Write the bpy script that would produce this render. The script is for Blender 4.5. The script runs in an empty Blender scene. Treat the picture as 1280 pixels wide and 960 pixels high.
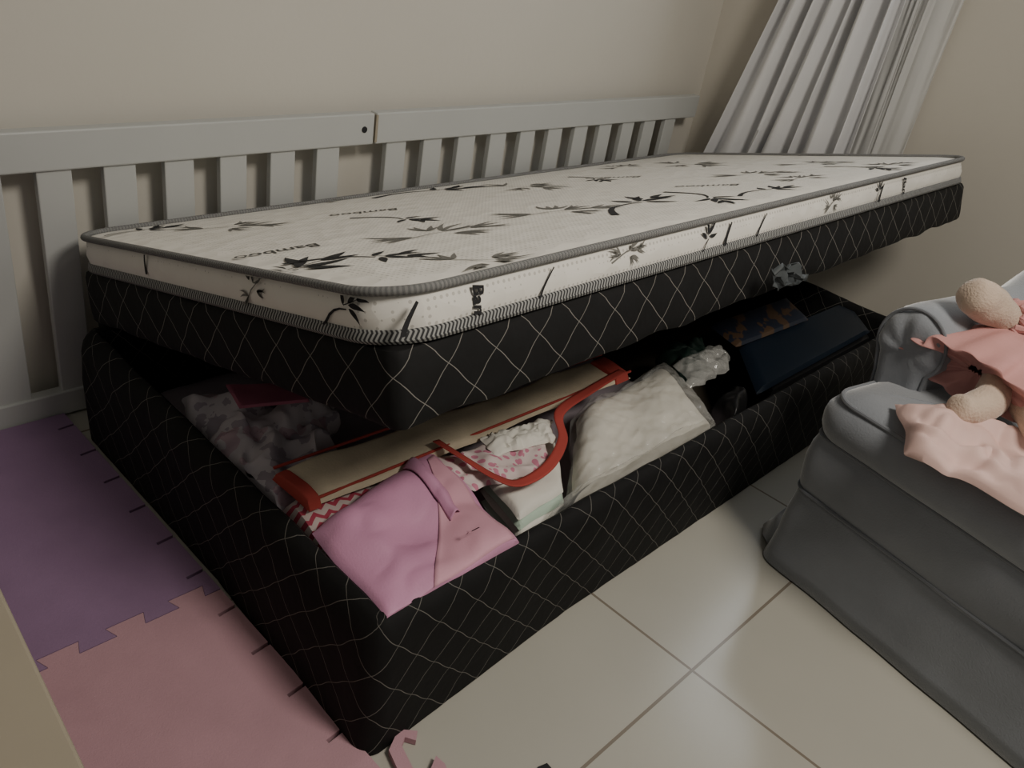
import bpy, bmesh, math, random
import numpy as np
from mathutils import Vector, Matrix, noise
random.seed(7)
L,W=1.88,0.88
def R(rx,ry,rz):
    return np.array(Matrix.Rotation(rz,3,'Z')@Matrix.Rotation(rx,3,'X')@Matrix.Rotation(ry,3,'Z'))
# surveyed camera and bed dimensions
CAMP=[-0.5026,-0.5455,1.0029,1.0584,0.1813,-0.8856,1.0556,0.2329,0.2802,0.0947,0.0590,0.0291,-0.0020]
HL,ANG,LT,MT,DX,DZ=CAMP[7:13]; DZ=0
HB=.214; LB=1.76      # base box height and length
RM=R(*CAMP[3:6]); FL=CAMP[6]*1000; C0=np.array(CAMP[:3])
def ray(u,v): return RM@np.array([(u-640)/FL,-(v-480)/FL,-1.0])
def onp(u,v,ax,val):
    d=ray(u,v); return Vector(C0+(val-C0[ax])/d[ax]*d)
def PZ(u,v,z=0): return onp(u,v,2,z)

col=bpy.context.scene.collection
# ---------------- helpers
def tag(o,label=None,cat=None,group=None,kind=None):
    if label:o['label']=label
    if cat:o['category']=cat
    if group:o['group']=group
    if kind:o['kind']=kind
    return o
def empty(name,loc=(0,0,0),rot=(0,0,0)):
    o=bpy.data.objects.new(name,None); col.objects.link(o); o.location=loc; o.rotation_euler=rot; o.empty_display_size=.05; return o
def build(name,bm,mats,parent=None,smooth=True,loc=None,rot=None):
    bmesh.ops.recalc_face_normals(bm,faces=bm.faces)
    me=bpy.data.meshes.new(name); bm.to_mesh(me); bm.free()
    if not isinstance(mats,(list,tuple)): mats=[mats]
    for m in mats: me.materials.append(m)
    if smooth:
        for f in me.polygons: f.use_smooth=True
        try: me.set_sharp_from_angle(angle=math.radians(40))
        except Exception: pass
    o=bpy.data.objects.new(name,me); col.objects.link(o)
    if parent: o.parent=parent
    if loc is not None:o.location=loc
    if rot is not None:o.rotation_euler=rot
    return o
def box(bm,x0,x1,y0,y1,z0,z1,bev=0,mi=0):
    t=bmesh.new(); bmesh.ops.create_cube(t,size=1)
    for v in t.verts: v.co=Vector(((x0+x1)/2+v.co.x*(x1-x0),(y0+y1)/2+v.co.y*(y1-y0),(z0+z1)/2+v.co.z*(z1-z0)))
    if bev: bmesh.ops.bevel(t,geom=t.edges[:],offset=bev,segments=2,affect='EDGES',profile=.5)
    for f in t.faces: f.material_index=mi
    me=bpy.data.meshes.new('t'); t.to_mesh(me); t.free(); bm.from_mesh(me); bpy.data.meshes.remove(me)
def rrect(x0,x1,y0,y1,r,seg=6,step=.02):
    r=max(r,.0005); pts=[]
    cs=[((x1-r,y0+r),-90),((x1-r,y1-r),0),((x0+r,y1-r),90),((x0+r,y0+r),180)]
    for i,((cx,cy),a0) in enumerate(cs):
        arc=[(cx+r*math.cos(math.radians(a0+90*k/seg)),cy+r*math.sin(math.radians(a0+90*k/seg))) for k in range(seg+1)]
        pts+=arc
        (nx,ny),a1=cs[(i+1)%4]; a1=math.radians(a1); q=(nx+r*math.cos(a1),ny+r*math.sin(a1))
        d=math.dist(arc[-1],q); n=max(1,int(d/step))
        pts+=[(arc[-1][0]+(q[0]-arc[-1][0])*k/n,arc[-1][1]+(q[1]-arc[-1][1])*k/n) for k in range(1,n)]
    return pts
def ringloft(bm,x0,x1,y0,y1,r,levels,step=.02,cap0=False,cap1=False,fn=None,mi=0):
    base=rrect(x0,x1,y0,y1,r,8,step); n=len(base)
    per=[0]
    for i in range(n): per.append(per[-1]+math.dist(base[i],base[(i+1)%n]))
    nor=[]
    for i in range(n):
        a=Vector(base[i-1]);b=Vector(base[(i+1)%n]); d=(b-a).normalized(); nor.append(Vector((-d.y,d.x)))
    uvl=bm.loops.layers.uv.verify(); rings=[];vv=[0]
    for k,(ins,z) in enumerate(levels):
        ring=[]
        for i in range(n):
            c=Vector(base[i])+nor[i]*ins if ins<r*.95 else None
            if c is None:
                px=min(max(base[i][0],x0+ins),x1-ins); py=min(max(base[i][1],y0+ins),y1-ins)
                c=Vector((px,py))
            co=Vector((c.x,c.y,z))
            if fn: co=fn(co,per[i],k)
            ring.append(bm.verts.new(co))
        rings.append(ring)
        if k: vv.append(vv[-1]+math.dist(levels[k],levels[k-1]))
    for k in range(len(levels)-1):
        for i in range(n):
            j=(i+1)%n
            f=bm.faces.new((rings[k][i],rings[k][j],rings[k+1][j],rings[k+1][i])); f.material_index=mi
            for lp,(u,v) in zip(f.loops,((per[i],vv[k]),(per[i+1],vv[k]),(per[i+1],vv[k+1]),(per[i],vv[k+1]))): lp[uvl].uv=(u,v)
    for c,ring in ((cap0,rings[0]),(cap1,rings[-1])):
        if c:
            f=bm.faces.new(ring); f.material_index=mi
            for lp in f.loops: lp[uvl].uv=(lp.vert.co.x,lp.vert.co.y)
    return rings
def tube(bm,pts,r,closed=False,seg=8,mi=0,flat=1.0,up=Vector((0,0,1))):
    pts=[Vector(q) for q in pts]; n=len(pts); uvl=bm.loops.layers.uv.verify(); rings=[]; dist=[0]
    for i in range(1,n+1): dist.append(dist[-1]+(pts[i%n]-pts[i-1]).length)
    for i in range(n):
        a=pts[i-1] if (i or closed) else pts[i]; b=pts[(i+1)%n] if (i<n-1 or closed) else pts[i]
        d=(b-a).normalized(); s=d.cross(up)
        if s.length<1e-4: s=d.cross(Vector((1,0,0)))
        s.normalize(); w=s.cross(d)
        rad=r[i] if isinstance(r,(list,tuple)) else r
        rings.append([bm.verts.new(pts[i]+s*rad*math.cos(2*math.pi*k/seg)+w*rad*flat*math.sin(2*math.pi*k/seg)) for k in range(seg)])
    m=n if closed else n-1
    for i in range(m):
        A=rings[i];B=rings[(i+1)%n]
        for k in range(seg):
            j=(k+1)%seg; f=bm.faces.new((A[k],A[j],B[j],B[k])); f.material_index=mi
            for lp,uv in zip(f.loops,((dist[i],k/seg),(dist[i],(k+1)/seg),(dist[i+1],(k+1)/seg),(dist[i+1],k/seg))): lp[uvl].uv=uv
    if not closed:
        for ring in (rings[0],rings[-1]):
            f=bm.faces.new(ring); f.material_index=mi
def nz(x,y,z=0,s=1): return noise.noise(Vector((x*s,y*s,z)))
def puff(bm,cs,zb,th,pw=6,amp=.004,fs=20,n=26,seed=0,q=.5,extra=None,mi=0,clamp=None):
    """closed soft shape over a quadrilateral; cs: four 3-D top corners; zb bottom z (or None: thin)"""
    uvl=bm.loops.layers.uv.verify(); cs=[Vector(c) for c in cs]; T=[];B=[]
    for i in range(n+1):
        a=[];b=[]
        for j in range(n+1):
            u=i/n;v=j/n
            c=cs[0]*(1-u)*(1-v)+cs[1]*u*(1-v)+cs[2]*u*v+cs[3]*(1-u)*v
            e=max(0,(1-abs(2*u-1)**pw)*(1-abs(2*v-1)**pw))**q
            w=nz(c.x,c.y,seed,fs)+.5*nz(c.x,c.y,seed+9,fs*2.3)
            edge=(i in(0,n)) or (j in (0,n))
            off=Vector((nz(c.x,c.y,seed+3,fs),nz(c.x,c.y,seed+5,fs),0))*amp*1.0
            z=c.z-th+th*e+w*amp*(.3+.7*e)
            if extra: z+=extra(u,v)*(.2+.8*e)
            tp=Vector((c.x,c.y,z))+off; bp=Vector((c.x,c.y,min(z-.001,(c.z-th)*(1-e)+(zb if zb is not None else c.z-th)*e)))+off
            if clamp:
                for q_ in (tp,bp):
                    q_.x=min(max(q_.x,clamp[0]),clamp[1]); q_.y=min(max(q_.y,clamp[2]),clamp[3])
            a.append(bm.verts.new(tp)); b.append(a[-1] if edge else bm.verts.new(bp))
        T.append(a);B.append(b)
    s0=(cs[1]-cs[0]).length; s1=(cs[3]-cs[0]).length
    for i in range(n):
        for j in range(n):
            f=bm.faces.new((T[i][j],T[i+1][j],T[i+1][j+1],T[i][j+1])); f.material_index=mi
            for lp,(a,b) in zip(f.loops,((i,j),(i+1,j),(i+1,j+1),(i,j+1))): lp[uvl].uv=(a/n*s0,b/n*s1)
            f=bm.faces.new((B[i][j],B[i][j+1],B[i+1][j+1],B[i+1][j])); f.material_index=mi
            for lp,(a,b) in zip(f.loops,((i,j),(i,j+1),(i+1,j+1),(i+1,j))): lp[uvl].uv=(a/n*s0,b/n*s1)
# ---------------- materials
def newmat(name,colr,rough=.8,noise_amt=.08,nscale=12,bump=0,bscale=200,spec=.3,sheen=0,trans=0,alpha=1,metal=0,bdist=.002):
    m=bpy.data.materials.new(name); m.use_nodes=True; nt=m.node_tree; b=nt.nodes['Principled BSDF']
    b.inputs['Roughness'].default_value=rough; b.inputs['Specular IOR Level'].default_value=spec
    b.inputs['Metallic'].default_value=metal
    if sheen: b.inputs['Sheen Weight'].default_value=sheen; b.inputs['Sheen Roughness'].default_value=.4
    if trans: b.inputs['Transmission Weight'].default_value=trans
    if alpha<1: b.inputs['Alpha'].default_value=alpha
    tc=nt.nodes.new('ShaderNodeTexCoord'); n=nt.nodes.new('ShaderNodeTexNoise'); n.inputs['Scale'].default_value=nscale; n.inputs['Detail'].default_value=4
    nt.links.new(tc.outputs['Object'],n.inputs['Vector'])
    r=nt.nodes.new('ShaderNodeMix'); r.data_type='RGBA'
    c=colr
    r.inputs[6].default_value=(c[0]*(1-noise_amt*2),c[1]*(1-noise_amt*2),c[2]*(1-noise_amt*2),1)
    r.inputs[7].default_value=(min(1,c[0]*(1+noise_amt*2)),min(1,c[1]*(1+noise_amt*2)),min(1,c[2]*(1+noise_amt*2)),1)
    nt.links.new(n.outputs['Fac'],r.inputs[0]); nt.links.new(r.outputs[2],b.inputs['Base Color'])
    if bump:
        n2=nt.nodes.new('ShaderNodeTexNoise'); n2.inputs['Scale'].default_value=bscale; nt.links.new(tc.outputs['Object'],n2.inputs['Vector'])
        bp=nt.nodes.new('ShaderNodeBump'); bp.inputs['Strength'].default_value=bump; bp.inputs['Distance'].default_value=bdist
        nt.links.new(n2.outputs['Fac'],bp.inputs['Height']); nt.links.new(bp.outputs['Normal'],b.inputs['Normal'])
    return m
def M_(nt,op,a,b=None,c=None):
    n=nt.nodes.new('ShaderNodeMath'); n.operation=op
    for i,x in enumerate((a,b,c)):
        if x is None: continue
        if isinstance(x,(int,float)): n.inputs[i].default_value=x
        else: nt.links.new(x,n.inputs[i])
    return n.outputs[0]
def overlay(m,fac,colr):
    nt=m.node_tree; b=nt.nodes['Principled BSDF']; src=b.inputs['Base Color'].links[0].from_socket
    r=nt.nodes.new('ShaderNodeMix'); r.data_type='RGBA'; r.inputs[7].default_value=(*colr,1)
    nt.links.new(fac,r.inputs[0]); nt.links.new(src,r.inputs[6]); nt.links.new(r.outputs[2],b.inputs['Base Color'])
def uvsep(m):
    nt=m.node_tree; tc=nt.nodes.new('ShaderNodeTexCoord'); s=nt.nodes.new('ShaderNodeSeparateXYZ'); nt.links.new(tc.outputs['UV'],s.inputs[0])
    return nt,s.outputs[0],s.outputs[1],tc
def quilt_black(name,P,Q,wl=.024,wob=.0,st=.6,base=.0075):
    m=newmat(name,(base,base,base*1.04),.75,.15,30,.2,60,.25,bdist=.004)
    nt,U,V,tc=uvsep(m)
    if wob:
        n=nt.nodes.new('ShaderNodeTexNoise'); n.inputs['Scale'].default_value=5; nt.links.new(tc.outputs['UV'],n.inputs['Vector'])
        d=M_(nt,'MULTIPLY',M_(nt,'SUBTRACT',n.outputs['Fac'],.5),wob)
        U=M_(nt,'ADD',U,d); V=M_(nt,'SUBTRACT',V,d)
    sn=M_(nt,'MULTIPLY',M_(nt,'SINE',M_(nt,'MULTIPLY',V,4*math.pi/Q)),.015)
    a=M_(nt,'DIVIDE',U,P); b=M_(nt,'DIVIDE',V,Q)
    L1=M_(nt,'LESS_THAN',M_(nt,'ABSOLUTE',M_(nt,'SUBTRACT',M_(nt,'FRACT',M_(nt,'ADD',M_(nt,'ADD',a,b),sn)),.5)),wl)
    L2=M_(nt,'LESS_THAN',M_(nt,'ABSOLUTE',M_(nt,'SUBTRACT',M_(nt,'FRACT',M_(nt,'SUBTRACT',M_(nt,'SUBTRACT',a,b),sn)),.5)),wl)
    fac=M_(nt,'MULTIPLY',M_(nt,'MAXIMUM',L1,L2),st)
    overlay(m,fac,(.34,.32,.29)); return m
M={}
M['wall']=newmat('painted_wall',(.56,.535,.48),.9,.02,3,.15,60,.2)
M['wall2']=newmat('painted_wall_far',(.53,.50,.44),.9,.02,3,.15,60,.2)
M['rail']=newmat('white_lacquer',(.44,.45,.44),.45,.02,6,0,1,.4)
M['lidfab']=quilt_black('black_quilted_fabric',.078,.078,.0095,.006,.6)
M['basefab']=quilt_black('black_quilted_cover',.068,.068,.0095,.02,.42,.0055)
M['under']=newmat('black_underlay',(.006,.006,.006),.9)
M['wood']=newmat('pale_wood',(.30,.262,.20),.6,.05,8)
M['mdf']=newmat('inner_board',(.05,.04,.03),.8)
M['steel']=newmat('grey_steel',(.2,.2,.2),.4,metal=.8)
def cream():
    m=newmat('cream_quilted_knit',(.74,.715,.66),.85,.02,10,0,1,.2)
    nt=m.node_tree; tc=nt.nodes.new('ShaderNodeTexCoord')
    v=nt.nodes.new('ShaderNodeTexVoronoi'); v.inputs['Scale'].default_value=110; v.inputs['Randomness'].default_value=.1; nt.links.new(tc.outputs['Object'],v.inputs['Vector'])
    f=M_(nt,'MULTIPLY',M_(nt,'LESS_THAN',v.outputs['Distance'],.25),.5); overlay(m,f,(.30,.28,.25))
    n=nt.nodes.new('ShaderNodeTexVoronoi'); n.inputs['Scale'].default_value=24; nt.links.new(tc.outputs['Object'],n.inputs['Vector'])
    bp=nt.nodes.new('ShaderNodeBump'); bp.inputs['Strength'].default_value=.6; bp.inputs['Distance'].default_value=.006
    nt.links.new(n.outputs['Distance'],bp.inputs['Height']); nt.links.new(bp.outputs['Normal'],nt.nodes['Principled BSDF'].inputs['Normal'])
    return m
M['cream']=cream()
M['printblack']=newmat('black_print',(.018,.018,.02),.8)
M['printgrey']=newmat('grey_print',(.17,.165,.15),.8)
M['printfaint']=newmat('faint_print',(.07,.07,.065),.8)
def tape():
    m=newmat('chevron_tape',(.30,.30,.29),.8,.03)
    nt,U,V,tc=uvsep(m)
    t=M_(nt,'ABSOLUTE',M_(nt,'SUBTRACT',M_(nt,'FRACT',M_(nt,'MULTIPLY',V,60)),.5))
    f=M_(nt,'LESS_THAN',M_(nt,'FRACT',M_(nt,'ADD',M_(nt,'MULTIPLY',U,170),M_(nt,'MULTIPLY',t,1.6))),.5)
    overlay(m,f,(.035,.035,.037)); return m
M['tape']=tape()
M['curtain']=newmat('grey_white_curtain',(.72,.72,.73),.85,.03,8,.2,250,alpha=.92)
M['sheer']=newmat('sheer_voile',(.74,.74,.73),.8,.03,8,alpha=.55)
M['velvet']=newmat('grey_velvet',(.235,.25,.275),.85,.2,4.5,.3,350,.15,1.0)  # coarse noise puts patches of velvet sheen into the base colour
M['piping']=newmat('grey_velvet_piping',(.17,.18,.198),.8,.05,9,0,1,.2,.6)
M['purple']=newmat('purple_foam',(.25,.155,.265),.9,.06,14,.3,500)
M['pinkfoam']=newmat('pink_foam',(.43,.255,.295),.9,.06,14,.3,500)
M['doll']=newmat('beige_plush',(.56,.44,.35),.95,.08,40,.9,260,.1,.4)
M['dress']=newmat('pink_cotton',(.54,.28,.265),.9,.06,20,.3,300)
M['satin']=newmat('pale_pink_satin',(.66,.46,.42),.6,.05,12,.1,200)
# ---------------- setting
def plane(name,pts,m):
    bm=bmesh.new(); uvl=bm.loops.layers.uv.verify(); f=bm.faces.new([bm.verts.new(q) for q in pts])
    return tag(build(name,bm,m,smooth=False),kind='structure')
def tiles():
    m=newmat('beige_tile',(.42,.405,.355),.23,.03,4,0,1,.8)
    nt=m.node_tree; tc=nt.nodes.new('ShaderNodeTexCoord'); s=nt.nodes.new('ShaderNodeSeparateXYZ'); nt.links.new(tc.outputs['Object'],s.inputs[0])
    T=.55; w=.0025/T; q=PZ(865,838,0)
    fx=M_(nt,'ABSOLUTE',M_(nt,'SUBTRACT',M_(nt,'FRACT',M_(nt,'DIVIDE',M_(nt,'SUBTRACT',s.outputs[0],q.x-T/2),T)),.5))
    fy=M_(nt,'ABSOLUTE',M_(nt,'SUBTRACT',M_(nt,'FRACT',M_(nt,'DIVIDE',M_(nt,'SUBTRACT',s.outputs[1],q.y-T/2),T)),.5))
    g=M_(nt,'LESS_THAN',M_(nt,'MINIMUM',fx,fy),w); overlay(m,g,(.20,.17,.135)); return m
WY=1.02; WX=2.12
plane('floor',[(-2.2,-2.6,0),(WX,-2.6,0),(WX,WY,0),(-2.2,WY,0)],tiles())
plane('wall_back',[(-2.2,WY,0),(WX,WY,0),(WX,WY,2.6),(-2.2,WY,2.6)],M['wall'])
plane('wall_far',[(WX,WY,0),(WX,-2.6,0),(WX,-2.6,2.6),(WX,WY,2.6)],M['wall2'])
# window above the view, its glow mirrors softly in the tiles
wf=tag(empty('window_1',(WX-.01,.12,1.12)),kind='structure')
bm=bmesh.new()
for (y0,y1,z0,z1) in ((-.34,.34,0,.03),(-.34,.34,.72,.75),(-.34,-.31,.03,.72),(.31,.34,.03,.72),(-.31,.31,.345,.40)): box(bm,-.008,.009,y0,y1,z0,z1)
build('window_frame',bm,M['rail'],wf,smooth=False)
em=bpy.data.materials.new('glowing_pane'); em.use_nodes=True; b=em.node_tree.nodes['Principled BSDF']; b.inputs['Base Color'].default_value=(.5,.55,.6,1); b.inputs['Emission Color'].default_value=(.88,.94,1,1); b.inputs['Emission Strength'].default_value=4.8
bm=bmesh.new(); box(bm,-.003,.004,-.31,.31,.03,.72); build('window_pane',bm,em,wf,smooth=False)
# ---------------- bed
bed=tag(empty('storage_bed',(0,0,0)),'black quilted storage bed with its lid propped open over stored fabrics','bed')
def wrinkle(co,u,k):
    z=co.z; n=nz(u,z*1.5,1,9)*.006*min(1,z*12)+nz(u,z,4,30)*.0015
    if k<8:
        nx=1 if co.x>LB-.012 else (-1 if co.x<.012 else 0); ny=1 if co.y>W-.012 else (-1 if co.y<.012 else 0)
        near=max(0,1-math.hypot(co.x,co.y)/.4)*(1-z/HB)*.02
        co.x+=nx*n-near; co.y+=ny*n-near
    else: co.z+=n*.8
    if z>.1: co.z+=.014*(co.y/W)*(z-.1)/(HB-.1)
    return co
bm=bmesh.new()
lv=[(0,.002),(0,.03),(-.001,.08),(-.002,.13),(-.001,.16),(.000,HB-.034),(.003,HB-.02),(.009,HB-.008),(.017,HB-.001),(.025,HB),(.031,HB-.005),(.034,HB-.015),(.036,.1),(.036,.03)]
ringloft(bm,0,LB,0,W,.03,lv,fn=wrinkle)
build('base_box',bm,M['basefab'],bed)
bm=bmesh.new(); box(bm,.034,LB-.034,.034,W-.034,.02,.035); build('base_board',bm,M['mdf'],bed)
bm=bmesh.new()
lv=[(.02,.004),(.006,.0),(.002,.006),(0,.02),(0,LT*.5),(0,LT-.012),(.004,LT-.003),(.012,LT)]
def lidfn(co,u,k):
    n=nz(u,co.z,7,14)*.003
    if k<6:
        if co.x<.01 or co.x>L-.01: co.x+=n
        if co.y<-W+.01: co.y+=n
    if k<2: co.z+=nz(u,0,3,12)*.006
    return co
ringloft(bm,0,L,-W,0,.02,lv,fn=lidfn,cap1=True)
LIDROT=(-ANG,0,0); LIDLOC=(DX,W,HL+DZ)
lid=build('bed_lid',bm,M['lidfab'],bed,loc=LIDLOC,rot=LIDROT)
bm=bmesh.new(); puff(bm,[(.03,-W+.03,.006),(L-.03,-W+.03,.006),(L-.03,-.03,.006),(.03,-.03,.006)],None,.004,20,.003,6)
build('lid_lining',bm,M['under'],lid)
for x in (LB-.10,):
    bm=bmesh.new(); tube(bm,[(x,.55,.06),(x,.66,HB+.08)],.008,seg=10); tube(bm,[(x,.585,.12),(x,.55,.06)],.013,seg=10)
    build('gas_strut',bm,M['steel'],bed)
for x in (.06,LB-.06):
    bm=bmesh.new(); box(bm,x-.02,x+.02,W-.03,W-.004,HB-.05,HL+.01,.002); build('hinge_plate',bm,M['under'],bed)
# mattress (local frame: x along, y=-s, z up from lid top)
MROT=Matrix.Rotation(-ANG,4,'X'); MORG=Vector(LIDLOC)+MROT.to_3x3()@Vector((0,0,LT+.001))
mat_=tag(empty('mattress',MORG,(-ANG,0,0)),'thin cream mattress printed with bamboo leaves, lying on the tilted bed lid','mattress')
MI=(Matrix.Translation(MORG)@MROT).inverted()
def lp(u,v,ax,val):
    o=MI@Vector(C0); d=MI.to_3x3()@Vector(ray(u,v)); return o+d*((val-o[ax])/d[ax])
bm=bmesh.new(); RC=.075
lv=[(.004,.004),(.001,.012),(-.003,MT*.5),(.001,MT-.008),(.006,MT-.001),(.03,MT+.002),(.07,MT+.004)]
ringloft(bm,-.002,L+.002,-W-.002,.002,RC,lv,cap1=True,cap0=True)
def strip(a,b,frame,mi):
    va=[bm.verts.new(frame(*q)) for q in a]; vb=[bm.verts.new(frame(*q)) for q in b]
    for i in range(len(a)-1):
        f=bm.faces.new((va[i],va[i+1],vb[i+1],vb[i])); f.material_index=mi
def leaf(frame,cx,cy,ang,ln,wd,mi,bend=.12):
    A=[];B=[]
    for k in range(9):
        t=k/8; w=wd*math.sin(math.pi*t**.75)*(1-.25*t)+.0002; x=t*ln; y=bend*ln*math.sin(math.pi*t)
        ca,sa=math.cos(ang),math.sin(ang)
        for (lst,s) in ((A,1),(B,-1)):
            yy=y+s*w/2; lst.append((cx+x*ca-yy*sa,cy+x*sa+yy*ca))
    strip(A,B,frame,mi)
def stroke(frame,pts,w0,w1,mi):
    A=[];B=[]; n=len(pts)
    for i in range(n):
        a=Vector(pts[max(0,i-1)]);b=Vector(pts[min(n-1,i+1)]); d=(b-a).normalized(); w=w0+(w1-w0)*i/(n-1)
        A.append((pts[i][0]-d.y*w/2,pts[i][1]+d.x*w/2)); B.append((pts[i][0]+d.y*w/2,pts[i][1]-d.x*w/2))
    strip(A,B,frame,mi)
def clampxy(x,y):
    x=min(max(x,.018),L-.018); y=min(max(y,-W+.018),-.018)
    for cx,sx in ((RC,-1),(L-RC,1)):           # stay inside the rounded corners
        for cy,sy in ((-RC,1),(-W+RC,-1)):
            if (x-cx)*sx>0 and (y-cy)*sy>0:
                d=math.hypot(x-cx,y-cy)
                if d>RC-.016: x=cx+(x-cx)*(RC-.016)/d; y=cy+(y-cy)*(RC-.016)/d
    return x,y
def top_frame(o,ang):
    ca,sa=math.cos(ang),math.sin(ang)
    def f(x,y):
        X,Y=clampxy(o.x+x*ca-y*sa,o.y+x*sa+y*ca); return Vector((X,Y,MT+.0048))
    return f
def spray(fr,s,mi,rnd):
    for (tx,ty,ta,sc) in ((-.25,.0,2.7,1),(.05,.02,.3,1.1),(.25,-.05,-.2,.9),(.0,.12,1.0,.8),(.02,-.12,-1.0,.8)):
        for k in range(4):
            a=ta+(k-1.5)*.36+rnd.uniform(-.12,.12)
            leaf(fr,tx*s,ty*s,a,s*sc*rnd.uniform(.24,.38),s*.045,mi,rnd.uniform(-.12,.12))
    stroke(fr,[(-.5*s,-.05*s),(-.1*s,.0),(.35*s,-.03*s)],.0028,.0012,mi)
def branch(fr,s,mi,rnd):
    stroke(fr,[(-.75*s+.13*s*k,.22*s*math.sin(k*.42)-.1*s) for k in range(7)],s*.065,s*.018,mi)
    for k,(x,y,a,l) in enumerate([(.1,.08,.4,.34),(.1,.06,-.5,.34),(.08,.02,-1.2,.28),(0,.1,1.3,.24),(.3,.05,.0,.30),(.3,.05,-.6,.26),(.22,.1,.9,.28)]):
        leaf(fr,x*s,y*s,a+rnd.uniform(-.15,.15),l*s,s*.082,mi,rnd.uniform(-.1,.1))
    stroke(fr,[(0,.1*s),(.15*s,.07*s),(.3*s,.05*s)],s*.014,s*.008,mi)
rnd=random.Random(5)
def at(u,v,dirpx=None):
    o=lp(u,v,2,MT+.0048)
    if dirpx:
        q=lp(u+dirpx[0],v+dirpx[1],2,MT+.0048); return top_frame(o,math.atan2(q.y-o.y,q.x-o.x))
    return top_frame(o,rnd.uniform(-.3,.3))
for u,v,s in [(290,283,.19),(655,233,.23),(550,290,.22),(700,263,.23),(608,325,.18),(862,205,.24),(945,217,.2),(1020,204,.2),(775,208,.16),(1110,206,.18),(225,272,.08),(400,252,.12),(1000,222,.15)]:
    spray(at(u,v,(40,rnd.uniform(-12,3))),s,2,rnd)
for u,v,s,d in [(375,338,.22,(40,-14)),(465,322,.15,(40,-2)),(180,288,.14,(40,-6)),(548,238,.22,(40,-4)),(500,274,.14,(40,2)),(805,253,.22,(40,-12)),(880,247,.18,(40,8)),(965,237,.15,(40,-6)),(740,224,.14,(40,6)),(1085,210,.15,(40,2))]:
    branch(at(u,v,d),s,1,rnd)
def text_mesh(s,frame3,size,mi,shear=.35,bold=.012):
    cu=bpy.data.curves.new('t','FONT'); cu.body=s; cu.size=size; cu.shear=shear; cu.align_x='CENTER'; cu.offset=size*bold; cu.resolution_u=3
    o=bpy.data.objects.new('t',cu); col.objects.link(o); bpy.context.view_layer.update()
    me=bpy.data.meshes.new_from_object(o.evaluated_get(bpy.context.evaluated_depsgraph_get()))
    vs=[bm.verts.new(frame3(v.co.x,v.co.y)) for v in me.vertices]
    for pl in me.polygons:
        try: f=bm.faces.new([vs[i] for i in pl.vertices]); f.material_index=mi
        except Exception: pass
    bpy.data.objects.remove(o); bpy.data.curves.remove(cu); bpy.data.meshes.remove(me)
for u,v,d,mi in [(345,312,(-30,5),3),(455,264,(-30,3),3),(885,231,(-30,1),3),(768,221,(-30,1),3),(610,212,(-30,2),3),(1010,194,(-30,0),3)]:
    text_mesh('Bamboo',at(u,v,d),.04,mi,.3,.006)
def side_frame(u,v,ang,face,mid=False):
    ca,sa=math.cos(ang),math.sin(ang)
    if face=='long':
        o=lp(u,v,1,-W-.0035)
        if mid: o.z=MT*.53
        return lambda x,y: Vector((o.x+x*ca-y*sa,-W-.0062,min(MT-.005,max(.014,o.z+x*sa+y*ca))))
    o=lp(u,v,0,-.0035); return lambda x,y: Vector((-.0062,o.y-(x*ca-y*sa),min(MT-.005,max(.014,o.z+x*sa+y*ca))))
for u,v,a,s in [(885,300,1.2,.08),(1098,240,1.2,.07)]: branch(side_frame(u,v,a,'long'),s,1,rnd)
for u,v,a,s in [(785,312,.2,.08),(1040,252,.4,.07)]: spray(side_frame(u,v,a,'long'),s,2,rnd)
for u,v,a,s in [(435,390,.5,.09)]: branch(side_frame(u,v,a,'short'),s,1,rnd)
spray(side_frame(318,357,.8,'short'),.08,2,rnd)
for u,v,lean,w_ in [(508,394,.5,.009),(908,290,.35,.008),(1100,240,.35,.008),(680,342,.6,.004),(950,278,.7,.005)]:
    fr=side_frame(u,v,0,'long',True); stroke(fr,[(lean*y+9*y*y+.003*math.sin(y*90),y) for y in [-.019+.0052*k for k in range(8)]],w_,w_*.5,1)
fr=side_frame(183,328,0,'short'); stroke(fr,[(.2*y+8*y*y,y) for y in [-.018+.005*k for k in range(8)]],.007,.004,1)
text_mesh('Bam',side_frame(590,374,-math.pi/2,'long',True),.0245,1,.2,.03); text_mesh('Bam',side_frame(1127,236,-math.pi/2,'long',True),.0245,1,.2,.03)
build('mattress_cover',bm,[M['cream'],M['printblack'],M['printgrey'],M['printfaint']],mat_)
bm=bmesh.new(); tube(bm,[(x,y,MT+.001) for x,y in rrect(-.003,L+.003,-W-.003,.003,RC,10,.03)],.0055,True,10)
build('top_piping',bm,M['tape'],mat_)
bm=bmesh.new()
ringloft(bm,-.005,L+.005,-W-.005,.005,RC,[(.012,.001),(.002,.0),(-.001,.004),(0,.012),(.002,.016),(.01,.017)])
build('bottom_tape',bm,M['tape'],mat_)
# ---------------- crib panels
CY=.968
def crib(name,x0,x1,label,y=CY):
    t=tag(empty(name,((x0+x1)/2,y,0)),label,'crib rail')
    ox=(x0+x1)/2
    bm=bmesh.new(); box(bm,x0-ox,x1-ox,-.012,.014,RZ0,RZ1,.003); tr=build('top_rail',bm,M['rail'],t,smooth=False)
    bm=bmesh.new(); box(bm,x0-ox,x1-ox,-.012,.014,.004,.055,.003); build('bottom_rail',bm,M['rail'],t,smooth=False)
    return t,ox
RZ1=onp(200,156,1,CY-.012).z; RZ0=onp(200,203,1,CY-.012).z
XJ=onp(470,150,1,CY-.012).x; XE=onp(873,130,1,CY-.012).x
t1,o1=crib('crib_rail_panel',-.62,XJ-.003,'white slatted crib side panel at left with a bolt hole at its rail end')
t2,o2=crib('crib_rail_panel',XJ+.003,XE,'white slatted crib side panel behind the mattress, ending beside the grey curtain')
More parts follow.
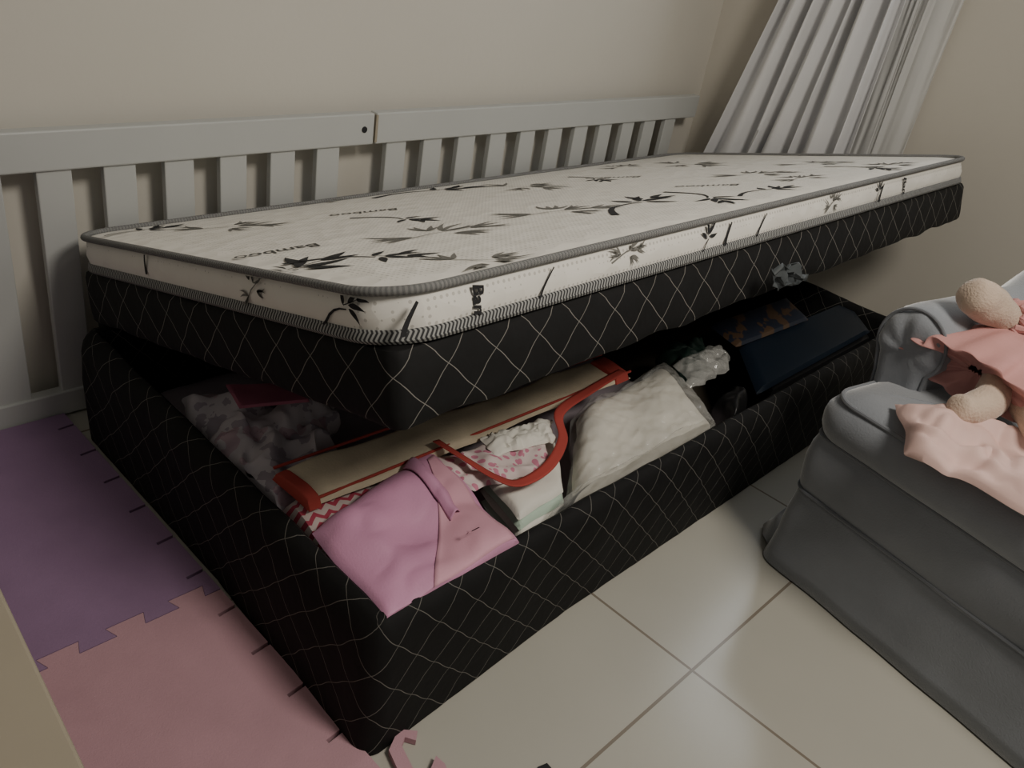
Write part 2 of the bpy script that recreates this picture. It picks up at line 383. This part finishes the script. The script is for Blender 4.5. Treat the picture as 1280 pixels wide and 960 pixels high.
xs=[onp(48,217,1,CY-.012).x+.027+.112*k for k in range(-5,7)]
for tt,ox,xl in ((t1,o1,[x for x in xs if -.6<x<XJ-.03]),(t2,o2,[XJ+.07+.112*k for k in range(30) if XJ+.07+.112*k<XE-.02])):
    proto=None
    for x in xl:
        if proto is None:
            bm=bmesh.new(); box(bm,-.029,.029,-.006,.010,.05,RZ0+.004,.002); proto=build('slat',bm,M['rail'],tt,smooth=False); s=proto
        else: s=proto.copy(); col.objects.link(s); s.parent=tt
        s.location=(x-ox,0,0)
bm=bmesh.new(); tube(bm,[(0,-.0135,0),(0,-.010,0)],.007,seg=14); h=build('bolt_hole',bm,M['printblack'],t1,loc=(XJ-.03-o1,0,(RZ0+RZ1)/2)); h['label']='dark round bolt hole'
bm=bmesh.new(); box(bm,-.003,.003,-.0135,.0135,-.03,.03); h=build('rail_end_grain',bm,M['wood'],t2,smooth=False,loc=(XJ+.003-o2,0,(RZ0+RZ1)/2)); h['label']='bare wood rail end'
# ---------------- curtain
def curtain(name,y0,y1f,x,amp,folds,m,label,seed,thick=.001,xmax=WX-.012):
    t_=tag(empty(name,(x,(y0+.9)/2,.3)),label,'curtain')
    bm=bmesh.new(); n=folds*18; nzv=30; rows=[]
    for k in range(nzv+1):
        z=.30+2.12*k/nzv; row=[]; y1=y1f(z)
        for i in range(n+1):
            t=i/n; ph=t*folds*2*math.pi+2.6*nz(t*3,z*.5,seed)
            yy=y0+(y1-y0)*t+.014*math.sin(ph*.5+seed)+.014*nz(t*6,z*1.2,seed+2)
            sn=math.sin(ph); sn=math.copysign(abs(sn)**.8,sn)
            xx=x+amp*sn*(.45+1.5*abs(nz(t*4,z*.5,seed+4)))+.008*nz(t*25,z*2.5,seed+7)
            row.append(bm.verts.new((min(xx,xmax)-x,yy-(y0+.9)/2,z-.3)))
        rows.append(row)
    for k in range(nzv):
        for i in range(n): bm.faces.new((rows[k][i],rows[k][i+1],rows[k+1][i+1],rows[k+1][i]))
    o=build('drape',bm,m,t_); md=o.modifiers.new('s','SOLIDIFY'); md.thickness=thick
    # rail that carries it, fixed to the wall
    bm=bmesh.new(); yc=(y0+.9)/2; tube(bm,[(0,y0-yc-.03,2.125),(0,y1f(2.4)-yc+.03,2.125)],.008,seg=10); box(bm,0,WX-x-.001,y0-yc+.02,y0-yc+.04,2.115,2.135)
    build('curtain_rod',bm,M['steel'],t_); return t_
yl=lambda z: max(.66,.985-.235*z)
curtain('curtain',.405,lambda z: min(.945,yl(z)),2.025,.042,7,M['curtain'],'grey opaque pleated curtain hanging in the room corner',1,xmax=2.078)
curtain('sheer_curtain',.31,lambda z:.50,2.097,.006,3,M['sheer'],'pale sheer curtain edge showing beside the pleated grey one',5,xmax=2.11)
# ---------------- foam mats
def mat_tile(name,x0,x1,y0,y1,m,label,sides):
    d=.022
    def edge(a,b,sgn):
        a=Vector(a);b=Vector(b); n=6; dr=(b-a); ln=dr.length; dr/=ln; nr=Vector((dr.y,-dr.x)); pts=[]
        for k in range(n):
            s=k*ln/n; w=ln/n
            pts.append(a+dr*s)
            if sgn==2: pts+=[a+dr*(s+w*.5),a+dr*(s+w*.5-.003)-nr*.03,a+dr*(s+w*.5+.003)-nr*.03,a+dr*(s+w*.5+.006)]
            elif sgn: pts+= [a+dr*(s+w*.28),a+dr*(s+w*.2)+nr*d*sgn,a+dr*(s+w*.8)+nr*d*sgn,a+dr*(s+w*.72)]
        return pts
    pts=edge((x0,y0),(x1,y0),sides[0])+edge((x1,y0),(x1,y1),sides[1])+edge((x1,y1),(x0,y1),sides[2])+edge((x0,y1),(x0,y0),sides[3])
    bm=bmesh.new(); a=[bm.verts.new((q.x,q.y,.001)) for q in pts]; b=[bm.verts.new((q.x,q.y,.011)) for q in pts]
    bm.faces.new(a);bm.faces.new(b)
    for i in range(len(pts)): j=(i+1)%len(pts); bm.faces.new((a[i],a[j],b[j],b[i]))
    return tag(build(name,bm,m,smooth=False),label,'play mat')
YB=(PZ(60,845,.01).y+PZ(215,755,.01).y)/2; XM=-.010
mat_tile('foam_mat',XM-.56,XM,YB,.952,M['purple'],'purple foam puzzle mat tile beside the crib rail and bed',(-1,2,0,0))
mat_tile('foam_mat',XM-.56,XM,YB-.562,YB-.0015,M['pinkfoam'],'large pink foam puzzle mat tile beside the near corner of bed',(0,2,1,0))
def flatpiece(name,pts,z0,z1,m,label,cat):
    bm=bmesh.new(); a=[bm.verts.new((q[0],q[1],z0)) for q in pts]; b=[bm.verts.new((q[0],q[1],z1)) for q in pts]
    bm.faces.new(a);bm.faces.new(b)
    for i in range(len(pts)): j=(i+1)%len(pts); bm.faces.new((a[i],a[j],b[j],b[i]))
    return tag(build(name,bm,m,smooth=False),label,cat)
pp=[PZ(u,v,.01) for u,v in [(486,938),(498,912),(522,914),(520,926),(506,922),(502,932),(518,964),(534,1000),(514,1000)]]
flatpiece('foam_edge_strip',[(q.x,q.y) for q in pp],.001,.011,M['pinkfoam'],'narrow pink foam edge strip on the tiles by the bed corner','foam strip')
pp=[PZ(u,v,.01) for u,v in [(538,962),(545,945),(556,955),(570,990),(545,995)]]
flatpiece('foam_offcut',[(q.x,q.y) for q in pp],.001,.011,M['pinkfoam'],'small pink foam scrap right of the edge strip','foam piece')
pp=[PZ(u,v,.01) for u,v in [(672,958),(684,953),(692,962),(690,985),(674,985)]]
flatpiece('foam_offcut',[(q.x,q.y) for q in pp],.001,.009,M['printblack'],'tiny black scrap on the tiles at the bottom edge','scrap')
# low wooden furniture at left
a=PZ(0,733,.45); b=PZ(107,960,.45); mid=(a+b)/2
ra=math.atan2(b.x-a.x,a.y-b.y)
t=tag(empty('low_cabinet',(mid.x,mid.y,0),(0,0,ra)),'low pale wood cabinet beside the pink foam mat','cabinet')
bm=bmesh.new(); box(bm,-.36,0,-.5,.5,.432,.45,.003); build('cabinet_top',bm,M['wood'],t,smooth=False)
bm=bmesh.new(); box(bm,-.35,-.01,-.49,.49,.012,.432,.002); build('cabinet_body',bm,M['wood'],t,smooth=False)
# ---------------- armchair
CH=PZ(947,690,0); CE=PZ(1250,945,0); th=math.atan2(-(CH.x-CE.x),(CH.y-CE.y)); 
ch=tag(empty('armchair',(CH.x,CH.y,0),(0,0,th)),'grey velvet armchair with skirt, beside the bed','armchair')
CD,CW=.70,.70
def ring_tube(x0,x1,y0,y1,r,z,rad): 
    bm=bmesh.new(); tube(bm,[(x,y,z) for x,y in rrect(x0,x1,y0,y1,r,8,.05)],rad,True,8); return bm
bm=bmesh.new()
def skfn(co,u,k):
    f=(7-k)/7; w=.007*f*nz(u,k*.1,2,8)
    cx=CD/2; cy=-CW/2
    co.x+=w*(1 if co.x>cx else -1); co.y+=w*(1 if co.y>cy else -1); return co
ringloft(bm,.0,CD,-CW,0,.04,[(-.004,.004),(-.001,.03),(.002,.06),(.004,.09),(.006,.12),(.008,.145),(.009,.160),(.010,.172)],fn=skfn)
sk=build('skirt',bm,M['velvet'],ch); md=sk.modifiers.new('s','SOLIDIFY'); md.thickness=.003
bm=bmesh.new(); v=[bm.verts.new(q) for q in [(.03,-.012,.12),(.2,-.012,.12),(.17,.02,.006),(.11,.045,.006),(.07,.05,.008),(.045,.03,.006),(.03,.0,.006)]]
for k in range(1,6): bm.faces.new((v[0],v[k],v[k+1]))
fl=build('skirt_flap',bm,M['velvet'],sk); fl.modifiers.new('s','SOLIDIFY').thickness=.005
bfn=lambda co,u,k: co+Vector((.004*nz(u,k*.3,12,6),0,0))
bm=bmesh.new(); ringloft(bm,.0,CD,-CW,0,.04,[(.014,.15),(.010,.168),(.006,.185),(.002,.21),(.001,.235),(.003,.262),(.010,.284),(.02,.288)],cap0=True,cap1=True,fn=bfn); build('seat_base',bm,M['velvet'],ch)
build('lower_piping',ring_tube(.008,CD-.008,-CW+.008,-.008,.034,.171,.0035),M['piping'],ch)
build('upper_piping',ring_tube(.009,CD-.009,-CW+.009,-.009,.034,.285,.0035),M['piping'],ch)
bm=bmesh.new(); ringloft(bm,.0,CD-.1,-CW,0,.06,[(.03,.282),(.012,.283),(.004,.291),(-.003,.305),(-.006,.322),(-.003,.339),(.006,.355),(.020,.368),(.036,.376),(.052,.381),(.1,.387),(.2,.390)],cap0=True,cap1=True,fn=lambda co,u,k: co+Vector((.003*nz(u,k*.2,15,7),0,.004*nz(u,k*.3,5,8) if k>3 else 0))); sc=build('seat_cushion',bm,M['velvet'],ch)
bm=ring_tube(.011,CD-.12,-CW+.013,-.013,.052,.3625,.0042); build('cushion_piping',bm,M['piping'],sc)
def arm_profile():
    pts=[(-.002,.275),(-.002,.33),(.004,.38),(.014,.415)]
    cy,cz,r=-.042,.456,.067
    for k in range(25):
        a=math.radians(-30+k*10.5); pts.append((cy+r*math.cos(a),cz+r*math.sin(a)))
    pts+= [(-.092,.385),(-.09,.33),(-.09,.275)]
    return pts
prof=arm_profile()
def armbm(mir):
    bm=bmesh.new(); rings=[]
    for k,(x,s_) in enumerate([(.138,.20),(.136,.45),(.136,.66),(.140,.80),(.148,.90),(.158,.965),(.172,1.0),(.20,1.01),(.26,1.0),(.35,1.0),(.42,1.01),(.50,1.0),(.60,1.06),(.66,1.12)]):
        cy,cz=-.042,.44; row=[]
        for i,(y,z) in enumerate(prof):
            pl=.0022*math.sin(math.atan2(z-.456,y+.042)*7) if 0<k<6 and z>.40 else 0
            Y=cy+(y-cy)*s_; row.append(bm.verts.new((x+pl+.004*nz(y*20,z*20,3),Y if not mir else -CW-Y,cz+(z-cz)*s_+max(0,x-.50)*.35+.004*nz(x*12,y*12,8))))
        rings.append(row)
    n=len(prof)
    for A,B in zip(rings,rings[1:]):
        for i in range(n): bm.faces.new((A[i],A[(i+1)%n],B[(i+1)%n],B[i]))
    bm.faces.new(rings[0]); bm.faces.new(rings[-1]); return bm
for mir in (False,True):
    a=build('arm',armbm(mir),M['velvet'],ch)
    bm=bmesh.new(); tube(bm,[(.146,(-.042+(y+.042)*.93) if not mir else -CW-(-.042+(y+.042)*.93),.44+(z-.44)*.93) for y,z in prof],.0032,False,8,up=Vector((1,0,0))); build('arm_piping',bm,M['piping'],a)
bm=bmesh.new(); ringloft(bm,CD-.14,CD+.02,-CW+.02,-.02,.06,[(.03,.27),(0,.30),(0,.46),(.0,.66),(.015,.74),(.05,.77)],cap0=True,cap1=True); build('backrest',bm,M['velvet'],ch)
# ---------------- doll and satin on the chair
def onch(u,v,z): return PZ(u,v,z)
def skin(name,vs,es,rs,m,parent=None,root=0,lv=2):
    me=bpy.data.meshes.new(name); me.from_pydata([tuple(v) for v in vs],es,[]); o=bpy.data.objects.new(name,me); col.objects.link(o)
    md=o.modifiers.new('skin','SKIN')
    for i,r in enumerate(rs): me.skin_vertices[0].data[i].radius=(r,r) if not isinstance(r,tuple) else r
    me.skin_vertices[0].data[root].use_root=True
    o.modifiers.new('sub','SUBSURF').levels=lv; o.modifiers['sub'].render_levels=lv
    bpy.context.view_layer.update()
    me2=bpy.data.meshes.new_from_object(o.evaluated_get(bpy.context.evaluated_depsgraph_get())); o.modifiers.clear(); o.data=me2
    for v in me2.vertices: v.co+=v.normal*.0025*nz(v.co.x,v.co.y,v.co.z*40,40)
    me2.materials.clear(); me2.materials.append(m)
    for f in me2.polygons: f.use_smooth=True
    o.name=name
    if parent: o.parent=parent
    return o
ZS=.392
dl=tag(empty('cloth_doll',tuple(onch(1250,480,ZS))),'beige cloth doll in a pink dress lying on the grey armchair','doll')
def keep(o,par):
    o.parent=par; o.matrix_parent_inverse=Matrix.Translation(-par.location); return o
h0=onch(1209,364,.57); h1=onch(1224,372,.56); h2=onch(1243,386,.54); nk=onch(1262,402,.52); ch1=onch(1275,428,.485); hip=onch(1262,468,.455); kn=onch(1236,506,.432); ft=onch(1205,514,.424); toe=onch(1192,506,.435)
kn2=onch(1290,520,.435); ft2=onch(1310,560,.425)
keep(skin('body',[h0,h1,h2,nk,ch1,hip,kn,ft,toe,kn2,ft2],[(0,1),(1,2),(2,3),(3,4),(4,5),(5,6),(6,7),(7,8),(5,9),(9,10)],[.030,.038,.036,.024,.04,.042,.030,.028,.025,.026,.025],M['doll'],root=4,lv=3),dl)
bm=bmesh.new(); rings=[]
axp=[nk,onch(1268,418,.50),onch(1256,436,.485),onch(1238,452,.47),onch(1218,466,.455),onch(1204,476,.445)]
rad=[.028,.052,.078,.098,.112,.118]
NR=110
for k,(c,r) in enumerate(zip(axp,rad)):
    d=(axp[min(k+1,5)]-axp[max(k-1,0)]).normalized(); s=d.cross(Vector((0,0,1))).normalized(); w=s.cross(d)
    f=lambda i: 1+.09*math.sin(i*2*math.pi*13/NR+k*.35)*(k/5)+.35*(k/5)*nz(i*.10,k*.35,4)
    rings.append([bm.verts.new(c+s*r*f(i)*math.cos(2*math.pi*i/NR)+w*r*.42*f(i)*math.sin(2*math.pi*i/NR)+d*.045*(k/5)*nz(i*.13,k,9)) for i in range(NR)])
d=(axp[5]-axp[4]).normalized()
for sc_,bk in ((.80,-.012),(.45,-.028),(.12,-.035)):
    c=axp[5]; rings.append([bm.verts.new(c+(Vector(rings[5][i].co)-c)*sc_+d*bk+Vector((0,0,.012*nz(i*.2,bk*90,2)))) for i in range(NR)])
for v in bm.verts: v.co.z=max(v.co.z,ZS+.008)
for A,B in zip(rings,rings[1:]):
    for i in range(NR): bm.faces.new((A[i],A[(i+1)%NR],B[(i+1)%NR],B[i]))
o=build('dress',bm,M['dress']); o.modifiers.new('s','SOLIDIFY').thickness=.003; o.modifiers.new('b','SUBSURF').levels=1; keep(o,dl)
bm=bmesh.new(); d=(nk-h2).normalized(); s=d.cross(Vector((0,0,1))).normalized(); w=s.cross(d); c=nk-d*.004
tube(bm,[c+(s*math.cos(t)+w*math.sin(t))*(.034+.006*math.sin(t*9))+d*.005*math.sin(t*9) for t in [i*2*math.pi/60 for i in range(60)]],.007,True,8); keep(build('collar_ruffle',bm,M['dress']),dl)
bm=bmesh.new()
cs=[onch(1124,494,.412),onch(1300,530,.43),onch(1330,650,.402),onch(1140,556,.396)]
puff(bm,cs,ZS+.004,.018,4,.026,11,64,3,.5,extra=lambda u,v:.010*abs(nz(u*7+v*3,v*3-u,2))+.004*math.sin(v*16-u*8+3*nz(u*3,v*3,7)))
o=build('satin_cloth',bm,M['satin']); tag(o,'crumpled pale pink satin cloth on the armchair seat under the doll','cloth')
# ---------------- bed contents
CL=(.045,LB-.045,.046,W-.06)
def item(name,pix,z,zb,th,m,label,cat,pw=6,amp=.004,fs=20,seed=0,n=28,q=.5,extra=None,parent=None,sh=0):
    zs=z if isinstance(z,(list,tuple)) else [z]*4
    bm=bmesh.new(); puff(bm,[PZ(u,v,zz) for (u,v),zz in zip(pix,zs)],zb,th,pw,amp,fs,n,seed,q,extra,clamp=(CL[0]+sh,CL[1]-sh,CL[2]+sh,CL[3]-sh))
    o=build(name,bm,m,parent)
    if label: tag(o,label,cat)
    return o
H=HB; ZL=H-.085     # top of the bottom blanket layer
def pat_floral():
    m=newmat('floral_grey_print',(.50,.455,.49),.85,.1,14); nt=m.node_tree; tc=nt.nodes.new('ShaderNodeTexCoord')
    n=nt.nodes.new('ShaderNodeTexNoise'); n.inputs['Scale'].default_value=24; n.inputs['Detail'].default_value=3; nt.links.new(tc.outputs['Object'],n.inputs['Vector'])
    overlay(m,M_(nt,'MULTIPLY',M_(nt,'GREATER_THAN',n.outputs['Fac'],.55),.6),(.20,.16,.21))
    n=nt.nodes.new('ShaderNodeTexNoise'); n.inputs['Scale'].default_value=15; nt.links.new(tc.outputs['Object'],n.inputs['Vector'])
    overlay(m,M_(nt,'MULTIPLY',M_(nt,'GREATER_THAN',n.outputs['Color'],.6),.5),(.38,.20,.25)); return m
def pat_zig():
    m=newmat('zigzag_print',(.6,.5,.48),.85); nt,U,V,tc=uvsep(m)
    t=M_(nt,'ABSOLUTE',M_(nt,'SUBTRACT',M_(nt,'FRACT',M_(nt,'MULTIPLY',U,40)),.5))
    overlay(m,M_(nt,'LESS_THAN',M_(nt,'FRACT',M_(nt,'ADD',M_(nt,'MULTIPLY',V,45),t)),.45),(.42,.06,.10)); return m
def pat_flower():
    m=newmat('pink_flower_print',(.62,.52,.51),.85); nt,U,V,tc=uvsep(m)
    v=nt.nodes.new('ShaderNodeTexVoronoi'); v.inputs['Scale'].default_value=60; nt.links.new(tc.outputs['UV'],v.inputs['Vector'])
    overlay(m,M_(nt,'LESS_THAN',v.outputs['Distance'],.38),(.52,.20,.28)); return m
M['floral']=pat_floral(); M['zig']=pat_zig(); M['stripe']=pat_flower()
M['pinkbag']=newmat('pink_nylon',(.56,.27,.42),.6,.06,12,.2,300,.4); M['pinklight']=newmat('light_pink_panel',(.62,.33,.41),.6,.04,12,.1,400)
M['red']=newmat('red_webbing',(.36,.055,.045),.8); M['straw']=newmat('straw',(.58,.50,.37),.8,.08,30,.4,250)
M['white']=newmat('white_cotton',(.68,.66,.60),.9,.04,12,.3,120); M['mint']=newmat('mint_cotton',(.44,.55,.46),.9,.04,12,.3,120)
M['duvet']=newmat('white_duvet',(.68,.65,.57),.75,.05,10,.2,100)
M['plastic']=newmat('clear_plastic',(.85,.85,.82),.06,.02,8,.7,22,1,alpha=.26,bdist=.02)
M['lilac']=newmat('lilac_blanket',(.40,.34,.38),.9,.08,14,.3,150)
M['navy']=newmat('navy_card',(.006,.012,.022),.45,.1,8,0,1,.5); M['green']=newmat('dark_green_bag',(.01,.025,.02),.6,.1); M['blackbag']=newmat('black_plastic_bag',(.012,.012,.013),.35,.1)
M['darkred']=newmat('maroon_cloth',(.04,.010,.012),.8); M['card']=newmat('rose_card',(.36,.11,.17),.7)
bm=bmesh.new(); puff(bm,[(.05,.05,ZL),(1.0,.05,ZL),(1.0,.80,ZL),(.05,.80,ZL)],.037,.05,14,.006,9,40,77,.5,clamp=CL)
tag(build('folded_blanket',bm,M['lilac']),'folded lilac grey blanket lining the bottom of the storage box','blanket')
item('fabric_bundle',[(215,468),(420,478),(420,586),(325,632)],H+.004,ZL+.004,.05,M['floral'],'grey floral printed fabric bundle at the left end of the storage box','fabric',4,.022,20,1,48,extra=lambda u,v:.010*math.sin(u*16+v*11))
item('card_sheet',[(282,478),(378,478),(386,500),(300,508)],H+.044,None,.004,M['card'],'rose pink card lying on the floral fabric','card',30,.003,12,2)
item('zigzag_cloth',[(352,618),(520,580),(590,700),(478,777)],[H-.004,H-.02,H-.03,H-.004],ZL+.003,.03,M['zig'],'red and white zigzag cloth under the pink bag','cloth',12,.004,25,3)
tw=[(598,580),(694,540),(706,606),(650,642)]
for i,(nm,lb) in enumerate([('mint','folded mint green towel at the bottom of the towel stack'),('white','folded white towel second from the bottom of the stack'),('mint','folded mint green towel second from the top of the stack'),('white','folded white towel on top of the towel stack')]):
    zt=H-.046+.015*i; j=(3-i)
    item('folded_towel',[(a+j*1.0,b+j*13) for a,b in tw],zt,(ZL+.003 if i==0 else zt-.014),.0135,M[nm],lb,'towel',8,.004,16,4+i,30)
db=tag(empty('duvet_bag',PZ(790,560,ZL)),'white duvet folded in a clear plastic bag in the storage box','duvet bag')
dw=lambda u,v:.005*math.sin(u*9+2*v)+.004*math.sin(v*8-u*3)
keep(item('duvet',[(724,506),(832,446),(905,530),(718,640)],[H-.002]*4,ZL+.006,.04,M['duvet'],None,None,7,.007,12,8,48,sh=.006,extra=dw),db)
def crinkle(u,v):
    a=abs(nz(u*6+v*2,v*5,3)); b=abs(nz(u*14-v*5,v*9+u*3,6)); return dw(u,v)+.010*(.5-a)*.8+.006*(.4-b)
keep(item('clear_bag',[(720,502),(836,440),(915,528),(712,650)],[H+.010]*4,ZL+.003,.045,M['plastic'],None,None,8,.007,14,8,90,extra=crinkle),db)
sm=tag(empty('straw_mat_bag',PZ(560,530,H)),'long flat cream straw mat bag with red trim and strap','straw bag')
Q=[(342,585),(752,443),(788,464),(388,626)]; zq=[H+.026,H+.045,H+.04,H+.016]
sag=lambda u,v:-.006*math.sin(math.pi*u)+.004*math.sin(u*17+v*2)
keep(item('mat_panel',Q,zq,None,.014,M['straw'],None,None,8,.006,11,31,48,extra=sag),sm)
def bil(u,v): 
    c=[Vector((a,b,0)) for a,b in Q]; q=c[0]*(1-u)*(1-v)+c[1]*u*(1-v)+c[2]*u*v+c[3]*(1-u)*v
    z=zq[0]*(1-u)*(1-v)+zq[1]*u*(1-v)+zq[2]*u*v+zq[3]*(1-u)*v; return (q.x,q.y),z
for (u0,u1) in ((-.003,.04),(.962,1.003)):
    c4=[bil(u0,-.01),bil(u1,-.01),bil(u1,1.01),bil(u0,1.01)]
    keep(item('end_trim',[c[0] for c in c4],[c[1]+.003 for c in c4],None,.018,M['red'],None,None,8,.005,14,31,14),sm)
def ribbon(pts,w,t=.002):
    pts=[Vector(q) for q in pts]; fine=[]; n=len(pts)
    for i in range(n-1):
        p0=pts[max(0,i-1)];p1=pts[i];p2=pts[i+1];p3=pts[min(n-1,i+2)]
        for k in range(8):
            q=k/8; fine.append(.5*((2*p1)+(p2-p0)*q+(2*p0-5*p1+4*p2-p3)*q*q+(3*p1-p0-3*p2+p3)*q**3))
    fine.append(pts[-1]); m=len(fine); bm=bmesh.new(); rows=[]
    for i,c in enumerate(fine):
        d=(fine[min(i+1,m-1)]-fine[max(i-1,0)]).normalized(); s=d.cross(Vector((0,0,1))).normalized()
        s=(s+Vector((0,0,.35*math.sin(i*.09+1)))).normalized()
        rows.append([bm.verts.new(c+s*w*(k/4-.5)) for k in range(5)])
    for A,B in zip(rows,rows[1:]):
        for k in range(4): bm.faces.new((A[k],A[k+1],B[k+1],B[k]))
    return bm
for vv_ in (1.0,0.0):
    bm=bmesh.new(); tube(bm,[PZ(q[0],q[1],z-.005+sag(k_/20,vv_)*.4) for k_,(q,z) in enumerate([bil(k/20,vv_) for k in range(21)])],.0024,seg=8); keep(build('edge_trim',bm,M['red']),sm)
st=[PZ(u,v,z) for u,v,z in [(545,550,H+.035),(580,572,H+.030),(620,596,H+.026),(650,603,H+.022),(686,582,H+.024),(704,548,H+.028),(700,515,H+.04),(738,487,H+.05),(778,463,H+.054)]]
o=build('strap',ribbon(st,.018),M['red']); o.modifiers.new('s','SOLIDIFY').thickness=.0015; keep(o,sm)
item('printed_garment',[(530,572),(676,532),(694,574),(596,606)],[H+.018]*4,H+.002,.014,M['stripe'],'pink and white printed garment under the red strap','garment',6,.010,24,11,36)
item('lace_cloth',[(600,540),(690,518),(698,546),(622,562)],[H+.030]*4,H+.018,.010,M['white'],'white lace cloth in front of the straw bag','cloth',4,.009,55,12,40)
pb=tag(empty('pink_bag',PZ(520,660,.1)),'flat folded pink nylon bag with a pale panel at box corner','bag')
wv=lambda u,v:.006*math.sin(u*5+v*3)+.005*math.sin(v*8)+.004*math.sin(u*13-v*4)+.006*abs(nz(u*4,v*5,8))
bag4=[(390,655),(540,548),(652,668),(488,774)]; zb4=[H+.016,H+.030,H+.016,H+.010]
keep(item('bag_body',bag4,zb4,None,.020,M['pinkbag'],None,None,5,.010,10,14,52,sh=-.03,extra=wv),pb)
bc=[PZ(a[0],a[1],z) for a,z in zip(bag4,zb4)]
def bagpatch(name,ucurve,m,dz,n=34,nj=14,v0=.03,v1=.97):
    bm=bmesh.new(); g=[]
    for i in range(n+1):
        v=v0+(v1-v0)*i/n; u0,u1=ucurve(v); row=[]
        for j in range(nj+1):
            u=u0+(u1-u0)*j/nj; c=bc[0]*(1-u)*(1-v)+bc[1]*u*(1-v)+bc[2]*u*v+bc[3]*(1-u)*v
            e=max(0,(1-abs(2*u-1)**5)*(1-abs(2*v-1)**5))**.5
            w_=nz(c.x,c.y,14,10)+.5*nz(c.x,c.y,23,23); off=Vector((nz(c.x,c.y,17,10),nz(c.x,c.y,19,10),0))*.010
            dd=dz*(1+ (3*math.sin(math.pi*j/nj) if dz>.003 else 0))
            row.append(bm.verts.new(Vector((c.x,c.y,c.z-.020+.020*e+w_*.010*(.3+.7*e)+wv(u,v)*(.2+.8*e)+dd))+off))
        g.append(row)
    for i in range(n):
        for j in range(nj): bm.faces.new((g[i][j],g[i+1][j],g[i+1][j+1],g[i][j+1]))
    o=build(name,bm,m); o.modifiers.new('s','SOLIDIFY').thickness=.001; return keep(o,pb)
bagpatch('pale_panel',lambda v:(.93-.62*v**1.3,.96),M['pinklight'],.0020,v0=.10)
bagpatch('fold',lambda v:(.70,.84-.06*v),M['pinkbag'],.0034,v1=.62)
keep(item('tag',[(583,662),(612,667),(617,675),(588,671)],H+.036,None,.002,M['pinklight'],None,None,20,.0005,14,14,8),pb)
item('green_bag',[(822,428),(885,410),(893,445),(852,458)],H-.0,ZL+.003,.04,M['green'],'dark green crumpled bag between duvet and dark boxes','bag',3,.014,34,15)
item('plastic_wrap',[(845,446),(905,424),(915,452),(868,474)],H+.012,H-.01,.02,M['plastic'],'crumpled clear plastic wrap beyond the duvet bag','plastic',4,.016,30,25,40)
item('black_bag',[(900,486),(928,468),(940,490),(918,512)],H-.01,.04,.05,M['blackbag'],'black plastic bag beside the navy folder','bag',3,.010,24,17)
item('black_case',[(935,434),(1062,384),(1092,420),(962,492)],[H-.04]*4,.04,.03,M['blackbag'],'black flat case under the navy folder','case',30,.0005,5,18)
item('storage_folder',[(925,430),(1062,374),(1090,410),(948,488)],[H-.012]*4,H-.03,.012,M['navy'],'flat navy blue folder at the far end of storage','folder',40,.001,5,18)
def pic():
    m=newmat('picture_print',(.02,.025,.04),.4); nt,U,V,tc=uvsep(m); n=nt.nodes.new('ShaderNodeTexNoise'); n.inputs['Scale'].default_value=14; n.inputs['Detail'].default_value=3; nt.links.new(tc.outputs['UV'],n.inputs['Vector'])
    overlay(m,M_(nt,'MULTIPLY',M_(nt,'GREATER_THAN',n.outputs['Fac'],.52),.5),(.14,.075,.025)); return m
item('picture_book',[(888,404),(985,370),(1012,396),(922,430)],[H+.004]*4,H-.008,.009,pic(),'dark picture book with orange shapes on the navy folder','book',30,.001,5,19)
# crumpled label on the lid edge
bm=bmesh.new(); n=8; cs=[onp(957,332,1,.012),onp(995,324,1,.012),onp(1000,348,1,.005),(onp(962,360,1,.008))]
g=[[bm.verts.new(cs[0]*(1-i/n)*(1-j/n)+cs[1]*(i/n)*(1-j/n)+cs[2]*(i/n)*(j/n)+cs[3]*(1-i/n)*(j/n)+Vector((nz(i*.6,j*.6,1)*.012,-.004+nz(i*.6,j*.6,5)*.016-.008,nz(i*.6,j*.6,9)*.012))) for j in range(n+1)] for i in range(n+1)]
for i in range(n):
    for j in range(n): bm.faces.new((g[i][j],g[i+1][j],g[i+1][j+1],g[i][j+1]))
o=build('lid_label',bm,newmat('grey_label',(.06,.068,.072),.6)); o.modifiers.new('s','SOLIDIFY').thickness=.001
o.parent=lid; o.matrix_parent_inverse=(Matrix.Translation(LIDLOC)@MROT).inverted(); o['label']='crumpled grey label hanging at the lid edge'
# ---------------- camera & light
cam=bpy.data.cameras.new('camera'); co=bpy.data.objects.new('camera',cam); col.objects.link(co)
cam.sensor_width=36; cam.lens=FL/1280*36; cam.clip_start=.01
co.matrix_world=Matrix.Translation(C0)@Matrix(RM.tolist()).to_4x4(); bpy.context.scene.camera=co
def area(name,loc,size,e,c,tgt):
    l=bpy.data.lights.new(name,'AREA'); l.shape='DISK'; l.size=size; l.energy=e; l.color=c; o=bpy.data.objects.new(name,l); col.objects.link(o); o.location=loc
    o.rotation_euler=(Vector(tgt)-Vector(loc)).to_track_quat('-Z','Y').to_euler()
area('ceiling_lamp',(.45,-1.2,2.1),.6,33,(1,.93,.82),(.75,.1,0))
w=bpy.data.worlds.new('w'); bpy.context.scene.world=w; w.use_nodes=True; w.node_tree.nodes['Background'].inputs[0].default_value=(1,.95,.87,1); w.node_tree.nodes['Background'].inputs[1].default_value=.185
